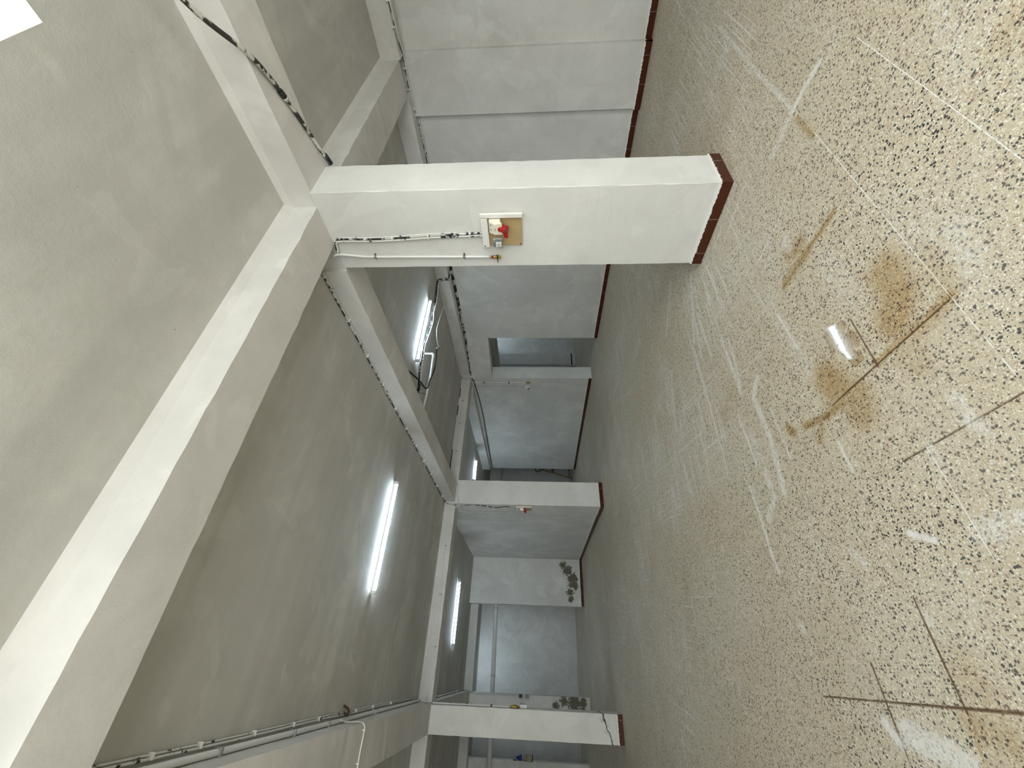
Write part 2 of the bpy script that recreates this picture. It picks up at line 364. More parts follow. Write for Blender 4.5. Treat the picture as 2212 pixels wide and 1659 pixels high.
# ------------------------------------------------------------------ marks on the floor, in metres: (width, strength, points)
DUST = [(0.03,0.55,[(4.438,1.148),(3.481,1.140),(2.768,1.120)]),
(0.035,0.75,[(2.722,0.873),(2.753,0.989),(2.768,1.120)]),
(0.07,0.5,[(2.773,1.149),(2.763,1.274),(2.772,1.391)]),
(0.11,0.45,[(4.104,1.159),(4.164,1.275),(4.180,1.444)]),
(0.05,0.6,[(3.661,3.193),(3.488,3.390),(3.256,3.629)]),
(0.03,0.5,[(3.623,3.180),(3.278,3.474)]),
(0.045,0.65,[(3.223,2.749),(2.955,2.875),(2.632,3.054)]),
(0.035,0.5,[(3.104,2.716),(2.526,2.887)]),
(0.05,0.6,[(2.284,2.588),(2.043,2.587),(1.854,2.573),(1.739,2.576)]),
(0.03,0.6,[(2.194,2.502),(1.945,2.519),(1.737,2.561)]),
(0.13,0.35,[(2.040,1.948),(1.721,1.909),(1.415,1.891)]),
(0.015,0.7,[(1.880,1.914),(1.585,1.886)]),
(0.1,0.5,[(2.196,1.609),(2.138,1.599)]),
(0.06,0.35,[(2.401,1.679),(2.180,1.799)]),
(0.06,0.6,[(1.693,2.337),(1.609,2.446),(1.450,2.435),(1.282,2.426),(1.109,2.453),(0.950,2.475)]),
(0.07,0.55,[(1.134,2.599),(0.955,2.602),(0.857,2.739)]),
(0.025,0.75,[(1.115,2.847),(0.832,2.828),(0.659,2.831),(0.555,2.812)]),
(0.1,0.4,[(2.657,4.600),(2.369,4.675),(2.099,4.765)]),
(0.045,0.6,[(2.617,3.848),(2.381,3.915),(2.193,3.971)]),
(0.06,0.6,[(1.778,3.968),(1.622,3.950),(1.481,3.942)]),
(0.07,0.55,[(1.727,4.455),(1.525,4.427)]),
(0.012,0.7,[(2.595,3.079),(1.925,3.083),(1.337,3.101)]),
(0.012,0.7,[(2.945,3.122),(2.341,3.104),(1.432,3.094)]),
(0.014,0.75,[(1.602,2.713),(1.406,2.685),(1.206,2.673)]),
(0.012,0.6,[(1.444,2.314),(1.227,2.307),(1.085,2.305)]),
(0.012,0.75,[(0.991,1.905),(0.830,1.900)]),
(0.05,0.5,[(0.520,2.126),(0.477,2.088),(0.449,2.065)]),
(0.02,0.9,[(0.511,1.764),(0.486,1.721),(0.461,1.671)]),
(0.1,0.45,[(1.432,2.628),(1.228,2.609)]),
(0.11,0.45,[(0.445,1.495),(0.438,1.424),(0.438,1.351)]),
(0.06,0.5,[(0.766,1.304),(0.725,1.281)]),
(0.12,0.3,[(2.120,0.508),(1.958,0.566),(1.807,0.614)]),
(0.14,0.35,[(1.358,0.963),(1.223,0.980)]),
(0.2,0.3,[(1.802,1.446),(1.668,1.440),(1.524,1.430)]),
(0.06,0.5,[(0.863,1.307),(0.733,1.295)]),
(0.05,0.4,[(0.751,1.491),(0.693,1.488)]),
(0.05,0.75,[(-0.125,2.352),(-0.152,2.329),(-0.186,2.304)]),
(0.12,0.7,[(-0.153,2.233),(-0.174,2.134),(-0.196,2.043),(-0.216,1.982)]),
(0.03,0.6,[(0.225,1.872),(0.208,1.872)]),
(0.045,0.55,[(0.272,2.774),(0.242,2.736)]),
(0.06,0.4,[(0.398,4.880),(0.263,4.957)]),
(0.12,0.45,[(4.441,6.218),(4.480,6.858),(4.349,7.065),(3.905,6.898)]),
(0.1,0.45,[(2.712,4.612),(2.483,4.645),(2.294,4.678)]),
(0.09,0.4,[(4.072,7.250),(3.772,7.271),(3.482,7.349)]),
(0.03,0.5,[(3.722,5.491),(3.907,5.906),(4.250,6.667)]),
(0.03,0.45,[(3.790,4.485),(3.589,4.652),(3.347,4.877)]),
(0.04,0.55,[(2.802,3.741),(2.473,3.871),(2.205,3.963)]),
(0.1,0.4,[(4.624,5.994),(4.601,6.323)]),
(0.05,0.4,[(3.289,3.955),(3.019,4.003),(2.709,4.349)]),
(0.03,0.5,[(3.107,1.746),(3.083,2.018),(3.075,2.485)]),
(0.04,0.4,[(3.074,1.742),(2.975,2.420)]),
(0.025,0.35,[(3.498,1.732),(3.123,1.726)]),
(0.08,0.6,[(1.672,14.260),(1.262,14.526)]),
(0.06,0.7,[(-0.377,9.011),(-0.557,8.907)]),
(0.1,0.8,[(-0.340,14.752),(-0.741,14.400)]),
(0.05,0.6,[(-0.973,9.100),(-1.124,9.035)]),
(0.02,0.6,[(2.947,1.654),(2.929,1.842),(2.891,2.100)]),
(0.012,0.6,[(2.405,1.464),(2.358,1.584),(2.343,1.854)]),
(0.012,0.5,[(3.178,2.962),(3.038,3.221)]),
(0.02,0.4,[(2.594,1.987),(2.257,2.022),(1.953,1.988)]),
(0.012,0.45,[(2.552,2.146),(2.490,2.425),(2.486,2.755),(2.482,3.143)]),
(0.012,0.4,[(2.003,1.954),(2.118,2.682),(2.245,3.601)]),
(0.012,0.4,[(1.767,1.878),(1.846,2.502),(1.971,3.493),(2.145,4.598)]),
(0.01,0.4,[(1.516,2.424),(1.560,3.065),(1.579,3.904)]),
(0.02,0.4,[(4.526,3.868),(4.119,4.001),(3.838,4.248)]),
(0.05,0.3,[(1.284,2.808),(0.976,2.797),(0.807,2.845)]),
(0.15,0.25,[(1.465,2.460),(1.161,2.535)]),
(0.2,0.25,[(1.773,1.064),(1.451,1.027)]),
(0.2,0.25,[(3.336,0.793),(2.684,0.774)]),
(0.06,0.3,[(0.882,3.531),(0.675,3.529)]),
(0.08,0.35,[(0.040,3.831),(-0.084,3.832)]),
(0.3,0.2,[(-0.165,5.961),(-0.773,6.376)])]
STAIN = [(0.03,0.9,[(1.967,1.271),(1.967,1.396),(1.986,1.544),(1.972,1.769)]),
(0.07,0.8,[(1.974,1.504),(1.983,1.621),(1.980,1.747)]),
(0.13,0.7,[(2.104,1.617),(2.064,1.539)]),
(0.035,0.75,[(2.675,1.127),(2.560,1.123),(2.461,1.121)]),
(0.2,0.8,[(1.460,1.238),(1.336,1.255),(1.272,1.326)]),
(0.07,0.55,[(1.178,1.109),(1.158,1.208),(1.159,1.289)]),
(0.2,0.85,[(1.306,1.789),(1.193,1.750)]),
(0.18,0.7,[(1.126,1.671),(1.040,1.697)]),
(0.035,0.95,[(1.137,1.770),(1.138,1.906),(1.180,2.077)]),
(0.05,0.9,[(1.245,2.222),(1.197,2.191)]),
(0.05,0.6,[(1.106,1.970),(1.064,2.021)]),
(0.012,0.6,[(-0.056,1.888),(-0.137,1.909),(-0.208,1.923)]),
(0.1,0.4,[(-0.087,1.892),(-0.124,1.783)]),
(0.1,0.3,[(1.362,1.089),(1.205,1.090)]),
(0.12,0.3,[(1.118,1.355),(1.035,1.339)]),
(0.2,0.25,[(1.830,2.599),(1.746,2.937)]),
(0.3,0.2,[(0.780,4.603),(0.053,4.807)]),
(0.15,0.3,[(0.057,1.829),(0.005,1.810)]),
(0.1,0.3,[(1.747,0.465),(1.719,0.516)]),
(0.03,0.8,[(1.176,1.096),(1.174,1.291),(1.175,1.503)]),
(0.02,0.5,[(1.180,1.634),(1.148,1.899)])]
WET = [(0.06,1,[(1.484,1.654),(1.449,1.561)]),
(0.085,1,[(1.444,1.610),(1.363,1.598)]),
(0.06,1,[(1.346,1.595),(1.259,1.586)]),
(0.05,0.7,[(1.388,1.541),(1.323,1.534)]),
(0.03,0.7,[(1.454,1.667),(1.383,1.675)]),
(0.02,0.8,[(1.279,1.548),(1.240,1.552)])]
GROUT_DUST = [(0.018,0.95,[(2.768,1.120),(2.007,1.105),(1.647,1.094),(1.176,1.096),(0.824,1.098)]),
(0.018,1,[(2.497,0.720),(2.053,0.705),(1.677,0.702),(1.364,0.699)]),
(0.018,0.9,[(0.789,1.487),(0.679,1.495),(0.589,1.498),(0.441,1.489),(0.362,1.494)])]
GROUT_STAIN = [(0.02,1,[(1.176,1.096),(1.174,1.291),(1.175,1.503),(1.152,1.836)]),
(0.02,1,[(1.138,1.906),(1.137,2.313),(1.148,2.685)]),
(0.02,1,[(-0.060,2.744),(-0.060,2.336),(-0.058,1.988),(-0.052,1.685)]),
(0.02,0.9,[(0.297,1.885),(0.142,1.892),(0.050,1.893),(-0.047,1.890)]),
(0.02,0.85,[(0.078,2.288),(-0.088,2.284),(-0.226,2.283)]),
(0.02,0.8,[(0.768,1.120),(0.770,1.296),(0.765,1.623)]),
(0.02,0.8,[(1.433,1.493),(1.270,1.505),(1.162,1.503)])]

# ------------------------------------------------------------------ the setting
CZ, BZ = 3.62, 3.37            # ceiling and beam soffit heights
def make_floor():
    xs = np.unique(np.round(np.concatenate([np.arange(-6, -.4, .1), np.arange(-.4, 4.6, .009), np.arange(4.6, 7.2, .06), np.arange(7.2, 15.01, .3)]), 4))
    ys = np.unique(np.round(np.concatenate([np.arange(-3.2, .4, .1), np.arange(.4, 4.2, .009), np.arange(4.2, 7, .03), np.arange(7, 10, .06), np.arange(10, 18.3, .12)]), 4))
    nx, ny = len(xs), len(ys); X, Y = np.meshgrid(xs, ys)
    co = np.zeros((nx * ny, 3), np.float32); co[:, 0] = X.ravel(); co[:, 1] = Y.ravel()
    i = np.arange((nx - 1) * (ny - 1)); a = (i // (nx - 1)) * nx + i % (nx - 1)
    q = np.stack([a, a + 1, a + 1 + nx, a + nx], 1).astype(np.int32)
    me = bpy.data.meshes.new('floor'); me.vertices.add(len(co)); me.vertices.foreach_set('co', co.ravel())
    me.loops.add(q.size); me.loops.foreach_set('vertex_index', q.ravel())
    me.polygons.add(len(q)); me.polygons.foreach_set('loop_start', np.arange(len(q), dtype=np.int32) * 4)
    me.update(calc_edges=True)
    px, py = co[:, 0].astype(np.float64), co[:, 1].astype(np.float64)
    for nm, strokes in (('dust', DUST), ('stain', STAIN), ('wet', WET), ('grout_dust', GROUT_DUST), ('grout_stain', GROUT_STAIN)):
        val = np.zeros(len(co))
        for w, amt, pts in strokes:
            for (ax, ay), (bx, by) in zip(pts[:-1], pts[1:]):
                R = w * .42 + .006; m = np.where((px > min(ax, bx) - R * 2) & (px < max(ax, bx) + R * 2) & (py > min(ay, by) - R * 2) & (py < max(ay, by) + R * 2))[0]
                if not len(m): continue
                dx, dy = bx - ax, by - ay; L = dx * dx + dy * dy + 1e-12
                t = np.clip(((px[m] - ax) * dx + (py[m] - ay) * dy) / L, 0, 1)
                d = np.hypot(px[m] - ax - t * dx, py[m] - ay - t * dy) / R
                val[m] = np.maximum(val[m], amt * np.clip(1.5 - d, 0, 1))
        at = me.attributes.new(nm, 'FLOAT', 'POINT'); at.data.foreach_set('value', val.astype(np.float32))
    me.materials.append(M['floor']); o = bpy.data.objects.new('floor', me); COL.objects.link(o)
    tag(o, 'speckled cream terrazzo tile floor with brown stains and white dust', 'floor', None, 'structure')
make_floor()
SX0, SX1, SY0, SY1 = -1.6, 2.19, -1.7, .44      # roof opening
cl = MB()
for b in ((-6, SX0, -3.2, 18.3), (SX1, 15, -3.2, 18.3), (SX0, SX1, SY1, 18.3), (SX0, SX1, -3.2, SY0)): cl.box(*b, CZ, CZ + .22)
struct('ceiling', cl, 'ceiling', 'patchy off-white plastered concrete ceiling', 'ceiling')
w1 = MB()
for b in ((SX0 - .1, SX0, SY0 - .1, SY1 + .1), (SX1, SX1 + .1, SY0 - .1, SY1 + .1), (SX0, SX1, SY0 - .1, SY0), (SX0, SX1, SY1, SY1 + .1)): w1.box(*b, CZ + .221, CZ + .42)
w1 = struct('window_1', w1, 'beam', 'bright skylight opening in the ceiling at the top of the view', 'window')
fr = MB()
for k in range(4):
    x = SX0 + (SX1 - SX0) * k / 3; fr.box(x - .02, x + .02, SY0, SY1, CZ + .36, CZ + .4)
fr.box(SX0, SX1, SY0, SY0 + .04, CZ + .36, CZ + .4).box(SX0, SX1, SY1 - .04, SY1, CZ + .36, CZ + .4)
fr.build('window_frame', 'alu', w1)
MB().box(SX0 + .01, SX1 - .01, SY0 + .01, SY1 - .01, CZ + .376, CZ + .382).build('pane', 'glass', w1)

# right-hand wall: near stretch with a pilaster, doorway, far stretch
wr = MB(); wr.box(6.95, 7.1, -3.2, 5.3, 0, CZ); wr.prism([(6.95, 5.3), (7.1, 5.3), (7.1, 7.8), (6.90, 7.8)], 0, CZ)
wr.box(6.86, 6.955, 1.88, 2.67, 0, CZ)
wr.prism([(6.90, 7.8), (7.1, 7.8), (7.04, 9.2), (6.66, 9.2)], 2.76, CZ)
struct('wall_right', wr, 'wall', 'long white painted wall on the right with a shallow pilaster', 'wall')
wf = MB(); wf.prism([(6.66, 9.205), (7.04, 9.205), (7.0, 15.0), (6.48, 15.0)], 0, CZ)
struct('wall_right_far', wf, 'wall', 'grey white wall between the doorway and the ladder', 'wall')
jb = MB(); jb.box(6.655, 7.04, 9.193, 9.205, 0, 2.76)
struct('door_1', jb, 'jamb_rough', 'roughly plastered jamb of the open doorway', 'doorway')
wb = MB(); wb.box(-6, 9.7, 18.0, 18.2, 0, CZ); wb.box(9.5, 9.7, 13.8, 18.0, 0, CZ); struct('wall_back', wb, 'wall', 'bluish white far end wall behind the pipe', 'wall')  # the unseen side piece is added to keep sky light from leaking in
wl = MB(); wl.box(-6.0, -5.8, -3.2, 18, 0, CZ); struct('wall_left', wl, 'wall', 'white wall beyond the left bay', 'wall')
wo = MB()
for b in ((-5.8, -5.4, 0, CZ), (2.6, 6.95, 0, CZ), (-5.4, 2.6, 3.3, CZ), (-5.4, 2.6, 0, .2)): wo.box(b[0], b[1], -3.2, -3.0, b[2], b[3])
struct('wall_front', wo, 'wall', 'shopfront wall behind the viewer', 'wall')
w2 = MB()
for k in range(5): w2.box(-5.4 + k * 2 - (.04 if k else 0), -5.4 + k * 2 + (.04 if k < 4 else 0), -3.14, -3.06, .2, 3.3)
w2.box(-5.4, 2.6, -3.14, -3.06, .2, .26).box(-5.4, 2.6, -3.14, -3.06, 3.24, 3.3)
w2 = struct('window_2', w2, 'alu', 'glazed shopfront behind the viewer', 'window')
MB().box(-5.38, 2.58, -3.105, -3.099, .25, 3.25).build('pane', 'glass', w2)
ww = MB(); ww.box(1.69, 3.07, 14.55, 14.78, 0, CZ); struct('wall_cross', ww, 'wall_peeling', 'white cross wall with peeling dark patches near the floor', 'wall')
wm = MB(); wm.box(3.075, 3.6, 9.72, 14.9, 0, CZ); struct('wall_middle', wm, 'wall', 'white wall running back from the middle pillar', 'wall')
ws = MB(); ws.box(-1.35, -.57, 14.4, 14.9, 0, CZ); struct('wall_stub', ws, 'stub_peeling', 'short white wall end with black mould marks beside the left pillar', 'wall')
we = MB(); we.box(-5.8, -2.1, 15.5, 15.75, 0, CZ); struct('wall_end', we, 'wall', 'pale far wall end at the left behind the blue and tan socket', 'wall')
# room beyond the doorway
wd = MB(); wd.box(7.1, 15, 13.6, 13.8, 0, CZ).box(14.8, 15, 4.6, 13.6, 0, CZ).box(7.1, 14.8, 4.6, 4.8, 0, CZ); struct('wall_door_room', wd, 'wall', 'blue-lit wall of the room seen through the doorway', 'wall')
pt = MB(); pt.box(9.97, 10.52, 12.85, 12.95, .0, CZ); struct('partition', pt, 'wall', 'narrow pale partition standing in the room beyond the doorway', 'partition')
MB().box(9.96, 10.53, 12.842, 12.852, .11, .16).build('partition_base', 'dark', bpy.data.objects['partition'])
tr = MB(); tr.box(10.5, 13.5, 13.35, 13.6, 0, .28); struct('trim_1', tr, 'wall', 'pale plinth at the foot of the wall beyond the doorway', 'plinth')
db = MB(); db.box(8.0, 8.5, 4.8, 13.6, 2.765, CZ); struct('ceiling_beam', db, 'beam', 'deep beam added for the dark strip seen through the doorway', 'beam')  # dropped beam added so its unlit face gives the dark strip

# beams of the main hall
def beam(prof, a, b, axis, label):
    m = MB(); m.extrude(prof, a, b, axis); return struct('ceiling_beam', m, 'beam', label, 'beam')
bx1 = [(1.83, CZ), (1.885, 3.575), (1.885, BZ), (2.25, BZ), (2.25, CZ)]
beam(bx1, -.54, 3.15, 'x', 'big white beam sweeping over the viewer to the near pillar')
beam([(1.86, CZ), (1.90, 3.585), (1.90, BZ), (2.33, BZ), (2.33, CZ)], 3.555, 6.64, 'x', 'white beam from the near pillar to the right wall')
beam(bx1, -5.8, -.98, 'x', 'white beam in the left bay')
beam([(3.11, CZ), (3.15, 3.58), (3.15, BZ), (3.555, BZ), (3.555, CZ)], -3.0, 1.885, 'y', 'beam carrying the thick worn cable above the near pillar')
beam([(3.15, CZ), (3.15, BZ), (3.555, BZ), (3.555, CZ)], 1.885, 2.55, 'y', 'beam crossing on top of the near pillar')
beam([(3.13, CZ), (3.13, BZ), (3.50, BZ), (3.50, CZ)], 2.55, 9.22, 'y', 'long beam from the near pillar to the middle pillar')
beam([(-.54, CZ), (-.54, BZ), (-.98, BZ), (-.98, CZ)], -3.0, 9.22, 'y', 'beam at the left with grey pipes along its top edge')
beam([(-.54, CZ), (-.54, BZ), (-.98, BZ), (-.98, CZ)], 9.6, 14.4, 'y', 'far beam behind the left pillar')
beam([(9.22, CZ), (9.22, BZ), (9.6, BZ), (9.6, CZ)], -5.8, 6.64, 'x', 'cross beam between the left and middle pillars')
beam([(14.9, CZ), (14.9, BZ), (15.2, BZ), (15.2, CZ)], -5.8, 3.07, 'x', 'far cross beam over the opening with the pipe')
beam([(17.6, CZ), (17.6, 3.12), (18.0, 3.12), (18.0, CZ)], 3.6, 12, 'x', 'far beam above the ladder')
beam([(6.64, CZ), (6.64, 3.35), (6.95, 3.35), (6.95, CZ)], -3.0, 1.9, 'y', 'edge beam along the right wall nearest the viewer')
beam([(6.68, CZ), (6.68, 3.37), (6.95, 3.37), (6.95, CZ)], 2.33, 9.2, 'y', 'edge beam along the right wall behind the near pillar')
beam([(6.40, CZ), (6.40, 3.33), (6.62, 3.33), (6.62, CZ)], 9.6, 15.0, 'y', 'edge beam along the far right wall')

# pillars
def pillar(label, plan, z1, mat, skirt, bev=.006):
    m = MB(); m.column(*plan, 0, z1); o = struct('pillar', m, mat, label, 'pillar')
    for (x0, x1, y0, y1) in skirt: MB().box(x0, x1, y0, y1, 0, .1, .002).build('baseboard', 'skirting', o)
    return o
pillar('near white square pillar with the plywood socket board', (3.14, 3.565, 1.755, 2.515), BZ, 'pillar', [(3.128, 3.145, 1.7605, 2.517), (3.128, 3.567, 1.743, 1.76)])
pillar('middle white pillar at the end of the wall with a small red socket', (3.05, 3.61, 9.1, 9.72), BZ, 'pillar', [(3.04, 3.052, 9.1025, 9.72), (3.04, 3.61, 9.09, 9.102)])
pillar('left white pillar cracked near its foot', (-.98, -.57, 9.2, 9.8), BZ, 'pillar_cracked', [(-.985, -.565, 9.19, 9.202)])

# skirting along the walls
def skirt(side, boxes):
    m = MB()
    for b in boxes:
        if len(b) == 4: m.box(*b, 0, .1, .002)
        else: m.prism(b[0], 0, .1)
    return struct('baseboard_' + side, m, 'skirting', 'dark red-brown skirting tiles along the ' + side.replace('_', ' ') + ' wall', 'skirting')
skirt('right', [(6.938, 6.952, -3, 1.87), (6.848, 6.862, 1.868, 2.682), (6.848, 6.95, 1.868, 1.882), (6.938, 6.952, 2.672, 5.3), ([(6.938, 5.3), (6.952, 5.3), (6.90, 7.8), (6.886, 7.8)],)])
skirt('far_right', [([(6.646, 9.2), (6.66, 9.2), (6.48, 15.0), (6.466, 15.0)],)])
skirt('middle', [(3.063, 3.077, 9.722, 14.55)])
skirt('cross', [(1.69, 3.062, 14.537, 14.552)])
st = MB(); st.box(6.9, 7.02, 7.74, 7.81, .0, .09); struct('trim_2', st, 'dark', 'small black block at the foot of the doorway', 'door stop')

# ------------------------------------------------------------------ lights of the place, with one added out of sight
def tube_light(x0, x1, y, label, group='lit fluorescent tubes on the ceiling', z=CZ, name='ceiling_light'):
    xm = (x0 + x1) / 2; o = thing(name, (xm, y, z), label, 'ceiling light', group)
    MB().box(x0 - .03, x1 + .03, y - .015, y + .015, z - .026, z - .001, .004).build('batten', 'fixture', o)
    MB().tube([(x0 + .02, y, z - .046), (x1 - .02, y, z - .046)], .0165, 14, False).build('tube', 'tube', o)
    for x in (x0, x1): MB().box(x - .022, x + .022, y - .02, y + .02, z - .07, z - .012, .006).build('end_cap', 'fixture', o)
    return o
tube_light(.74, 2.2, 5.72, 'lit tube on the open ceiling between the near and left pillars')
tube_light(4.33, 5.8, 5.47, 'lit tube behind the near pillar, beside the black cables')
tube_light(.46, 1.9, 12.1, 'lit tube in the far bay in front of the peeling cross wall')
tube_light(5.15, 5.85, 12.95, 'short lit tube in the passage beyond the middle pillar')
tube_light(3.75, 4.98, 12.72, 'lit tube in the passage half hidden by the middle pillar')
tube_light(11.6, 13.0, 12.3, 'lit tube deep in the room beyond the doorway')
tube_light(9.3, 10.7, 8.9, 'added unseen tube brightening the room beyond the doorway')  # extra lamp hidden by the near wall, added to light the partition's front
tube_light(-.5, .95, 16.6, 'lit tube behind the far cross beam')
b = thing('lamp_bracket', (5.06, 12.83, CZ), 'grey metal bracket between the two passage lights', 'bracket')
MB().box(5.0, 5.12, 12.78, 12.88, CZ - .03, CZ - .001, .004).build('plate', 'metal', b)
MB().tube([(5.06, 12.83, CZ - .03), (5.06, 12.83, CZ - .16), (5.02, 12.83, CZ - .18)], .012).build('hook', 'metal', b)

# ------------------------------------------------------------------ cables, pipes, fittings
def clip_at(root, p, along, size=.028, mat='white_plastic', thick=.012):
    a = Vector(along).normalized(); b = MB()
    ex = [size if abs(v) < .6 else thick for v in a]
    b.box(*[c for i in range(3) for c in (p[i] - ex[i] / 2, p[i] + ex[i] / 2)], .002); return b.build('clip', mat, root)
def run(name, label, cat, strands, clips=(), clip_size=.03, clip_mat='white_plastic', part='cable', group=None):
    """strands = (points, radius, material); each strand is a part, each clip is a part"""
    p0 = strands[0][0][0]; o = thing(name, p0, label, cat, group)
    for pts, r, mat in strands: MB().tube(pts, r).build(part, mat, o)
    for p, d in clips: clip_at(o, p, d, clip_size, clip_mat)
    return o
def offs(pts, d): return [tuple(a + b for a, b in zip(p, d)) for p in pts]

# on the near pillar
cp = [(3.12, 2.30, 3.36), (3.125, 2.255, 3.35), (3.126, 2.20, 3.335), (3.127, 2.185, 3.28), (3.127, 2.19, 3.01), (3.127, 2.183, 2.75), (3.127, 2.164, 2.47), (3.127, 2.158, 2.2), (3.127, 2.15, 1.985)]
run('cable_run', 'painted black and white cables dropping to the plywood socket board', 'cable', [(cp, .011, 'flaky_cable'), (offs(cp, (-.002, .022, -.004)), .011, 'paint_cable'), (offs(cp[3:-1], (-.001, -.014, 0)), .007, 'paint_cable')],
    [((3.122, y, z), (0, 0, 1)) for y, z in ((2.195, 3.05), (2.19, 2.8), (2.172, 2.47), (2.162, 2.1))], .038)
ap = [(3.115, 2.36, 3.42), (3.118, 2.345, 3.36), (3.122, 2.36, 3.25), (3.122, 2.378, 3.1), (3.122, 2.382, 2.9), (3.122, 2.39, 2.4), (3.122, 2.398, 1.94)]
wp = thing('air_pipe', (3.13, 2.40, 1.85), 'white pipe with a brass valve running down the near pillar', 'pipe')
MB().tube(ap, .0115, 12).build('pipe', 'painted_pipe', wp)
for z, y in ((3.02, 2.382), (2.18, 2.393)):
    MB().box(3.108, 3.139, y - .012, y + .012, z - .012, z + .012, .003).build('clip', 'metal', wp); MB().box(3.125, 3.139, y - .03, y + .03, z - .005, z + .005, .002).build('clip', 'rust', wp)
v = MB(); v.lathe((3.118, 2.399, 1.945), (0, 0, -1), [(0, .011), (.012, .013), (.013, .012), (.022, .012)], 12); v.build('nipple', 'metal', wp)
MB().lathe((3.118, 2.399, 1.922), (0, 0, -1), [(0, .0135), (.013, .0135)], 12).build('red_ring', 'red_plastic', wp)
vv = MB().lathe((3.118, 2.399, 1.909), (0, 0, -1), [(0, .012), (.004, .015), (.02, .015), (.022, .011), (.03, .019), (.046, .019), (.05, .013), (.062, .014), (.07, .01)], 14).build('valve', 'brass', wp)
MB().lathe((3.118, 2.40, 1.871), (-.3, 1, 0), [(0, .008), (.022, .008), (.023, .005), (.05, .004)], 10).build('outlet', 'brass', vv)
MB().box(3.09, 3.10, 2.36, 2.40, 1.862, 1.876, .002).tube([(3.118, 2.399, 1.871), (3.095, 2.385, 1.871)], .004, 8, False).build('lever', 'dark', vv)

def socket_board(dx, dy, dz, label, second=True, lidmat='red_plastic', kx=0):
    """plywood board, cable trunking, big red industrial socket, small household outlet; on a face looking to -x"""
    T = lambda x, y, z: (3.14 + dx - x, y + dy, z + dz)
    o = thing('socket_board', T(0, 2.12, 1.64), label, 'socket board')
    def bx(x0, x1, y0, y1, z0, z1, bev=.003): return MB().box(3.14 + dx - x1, 3.14 + dx - x0, y0 + dy, y1 + dy, z0 + dz, z1 + dz, bev)
    bx(.001, .019, 1.968, 2.275, 1.638, 1.985).build('plywood_panel', 'plywood', o)
    bx(.02, .045, 1.955, 1.99, 1.630, 1.988).build('trunking', 'white_plastic', o)
    bx(.02, .045, 1.997, 2.276, 1.928, 1.986).build('trunking', 'white_plastic', o)
    for y, z in ((2.262, 1.652), (1.985, 1.652), (2.262, 1.97)):
        MB().lathe(T(.019 if y < 2.1 or z < 1.9 else .045, y + dy * 0, z), (-1, 0, 0), [(0, .006), (.003, .005)], 10).build('screw', 'dark', o)
    # industrial socket
    ce = bx(.02, .07, 2.0, 2.118, 1.815, 1.915, .01)
    b2 = bmesh.new(); V = [b2.verts.new(T(*p)) for p in ((.07, 2.004, 1.912), (.07, 2.112, 1.912), (.07, 2.112, 1.82), (.07, 2.004, 1.82), (.108, 2.01, 1.862), (.108, 2.106, 1.862), (.098, 2.112, 1.80), (.098, 2.006, 1.80))]
    for f in ((0, 1, 5, 4), (4, 5, 6, 7), (7, 6, 2, 3), (0, 4, 7, 3), (1, 2, 6, 5), (0, 3, 2, 1)): b2.faces.new([V[i] for i in f])
    ce.add(b2); ce = ce.build('industrial_socket', 'ivory_plastic', o)
    MB().lathe(T(.070, 2.060, 1.825), (-.55, .05, -.83), [(0, .036), (.018, .037), (.02, .033), (.058, .033), (.06, .038), (.07, .038), (.072, .03)], 24).build('red_collar', lidmat, ce)
    MB().box(*sorted((T(.095, 0, 0)[0], T(.125, 0, 0)[0])), 2.095 + dy, 2.128 + dy, 1.752 + dz, 1.788 + dz, .006).build('lid_hinge', lidmat, ce)
    for y in (2.03, 2.075): MB().lathe(T(.081, y, 1.897), (-.8, 0, .6), [(0, .0055), (.002, .005)], 10).build('screw_hole', 'dark', ce)
    bx(.095, .1085, 2.045, 2.07, 1.858, 1.862, .0005).build('nameplate', 'dark', ce)
    if second:
        ou = bx(.02, .05, 2.19, 2.268, 1.812, 1.892, .006).build('outlet', 'light_grey', o)
        m = MB().lathe(T(.05, 2.229, 1.86), (-1, 0, 0), [(0, .037), (.012, .036), (.016, .028)], 24); m.box(*sorted((T(.05, 0, 0)[0], T(.072, 0, 0)[0])), 2.192 + dy, 2.266 + dy, 1.812 + dz, 1.862 + dz, .008)
        m.build('cover', 'grey_plastic', ou)
        bx(.066, .076, 2.203, 2.255, 1.818, 1.868, .003).build('insert', 'white_plastic', ou)
        MB().lathe(T(.0755, 2.229, 1.843), (-1, 0, 0), [(0, .019), (.002, .0195), (.0021, .0165)], 24).build('recess_ring', 'light_grey', ou)
        MB().lathe(T(.077, 2.229, 1.843), (-1, 0, 0), [(0, .0035), (.0012, .003)], 10).build('pin_hole', 'dark', ou)
    return o
socket_board(0, 0, 0, 'plywood board with red industrial socket and grey outlet on the near pillar')
socket_board(-.09, 7.17, -.02, 'small board with a red socket on the middle pillar', second=False)

# cable clipped along the long beam, near pillar to middle pillar
lb = [(3.117, 2.55, 3.60), (3.117, 4.0, 3.603), (3.117, 5.2, 3.60), (3.117, 7.0, 3.603), (3.115, 8.9, 3.60), (3.10, 9.15, 3.585)]
lc = [(3.113, 2.6 + .62 * k, 3.603) for k in range(11)]
run('cable_run', 'twin painted cable clipped along the long beam to the middle pillar', 'cable', [(lb, .0085, 'paint_cable'), (offs(lb, (-.016, 0, .006)), .0075, 'flaky_cable')], [(p, (0, 1, 0)) for p in lc], .042)

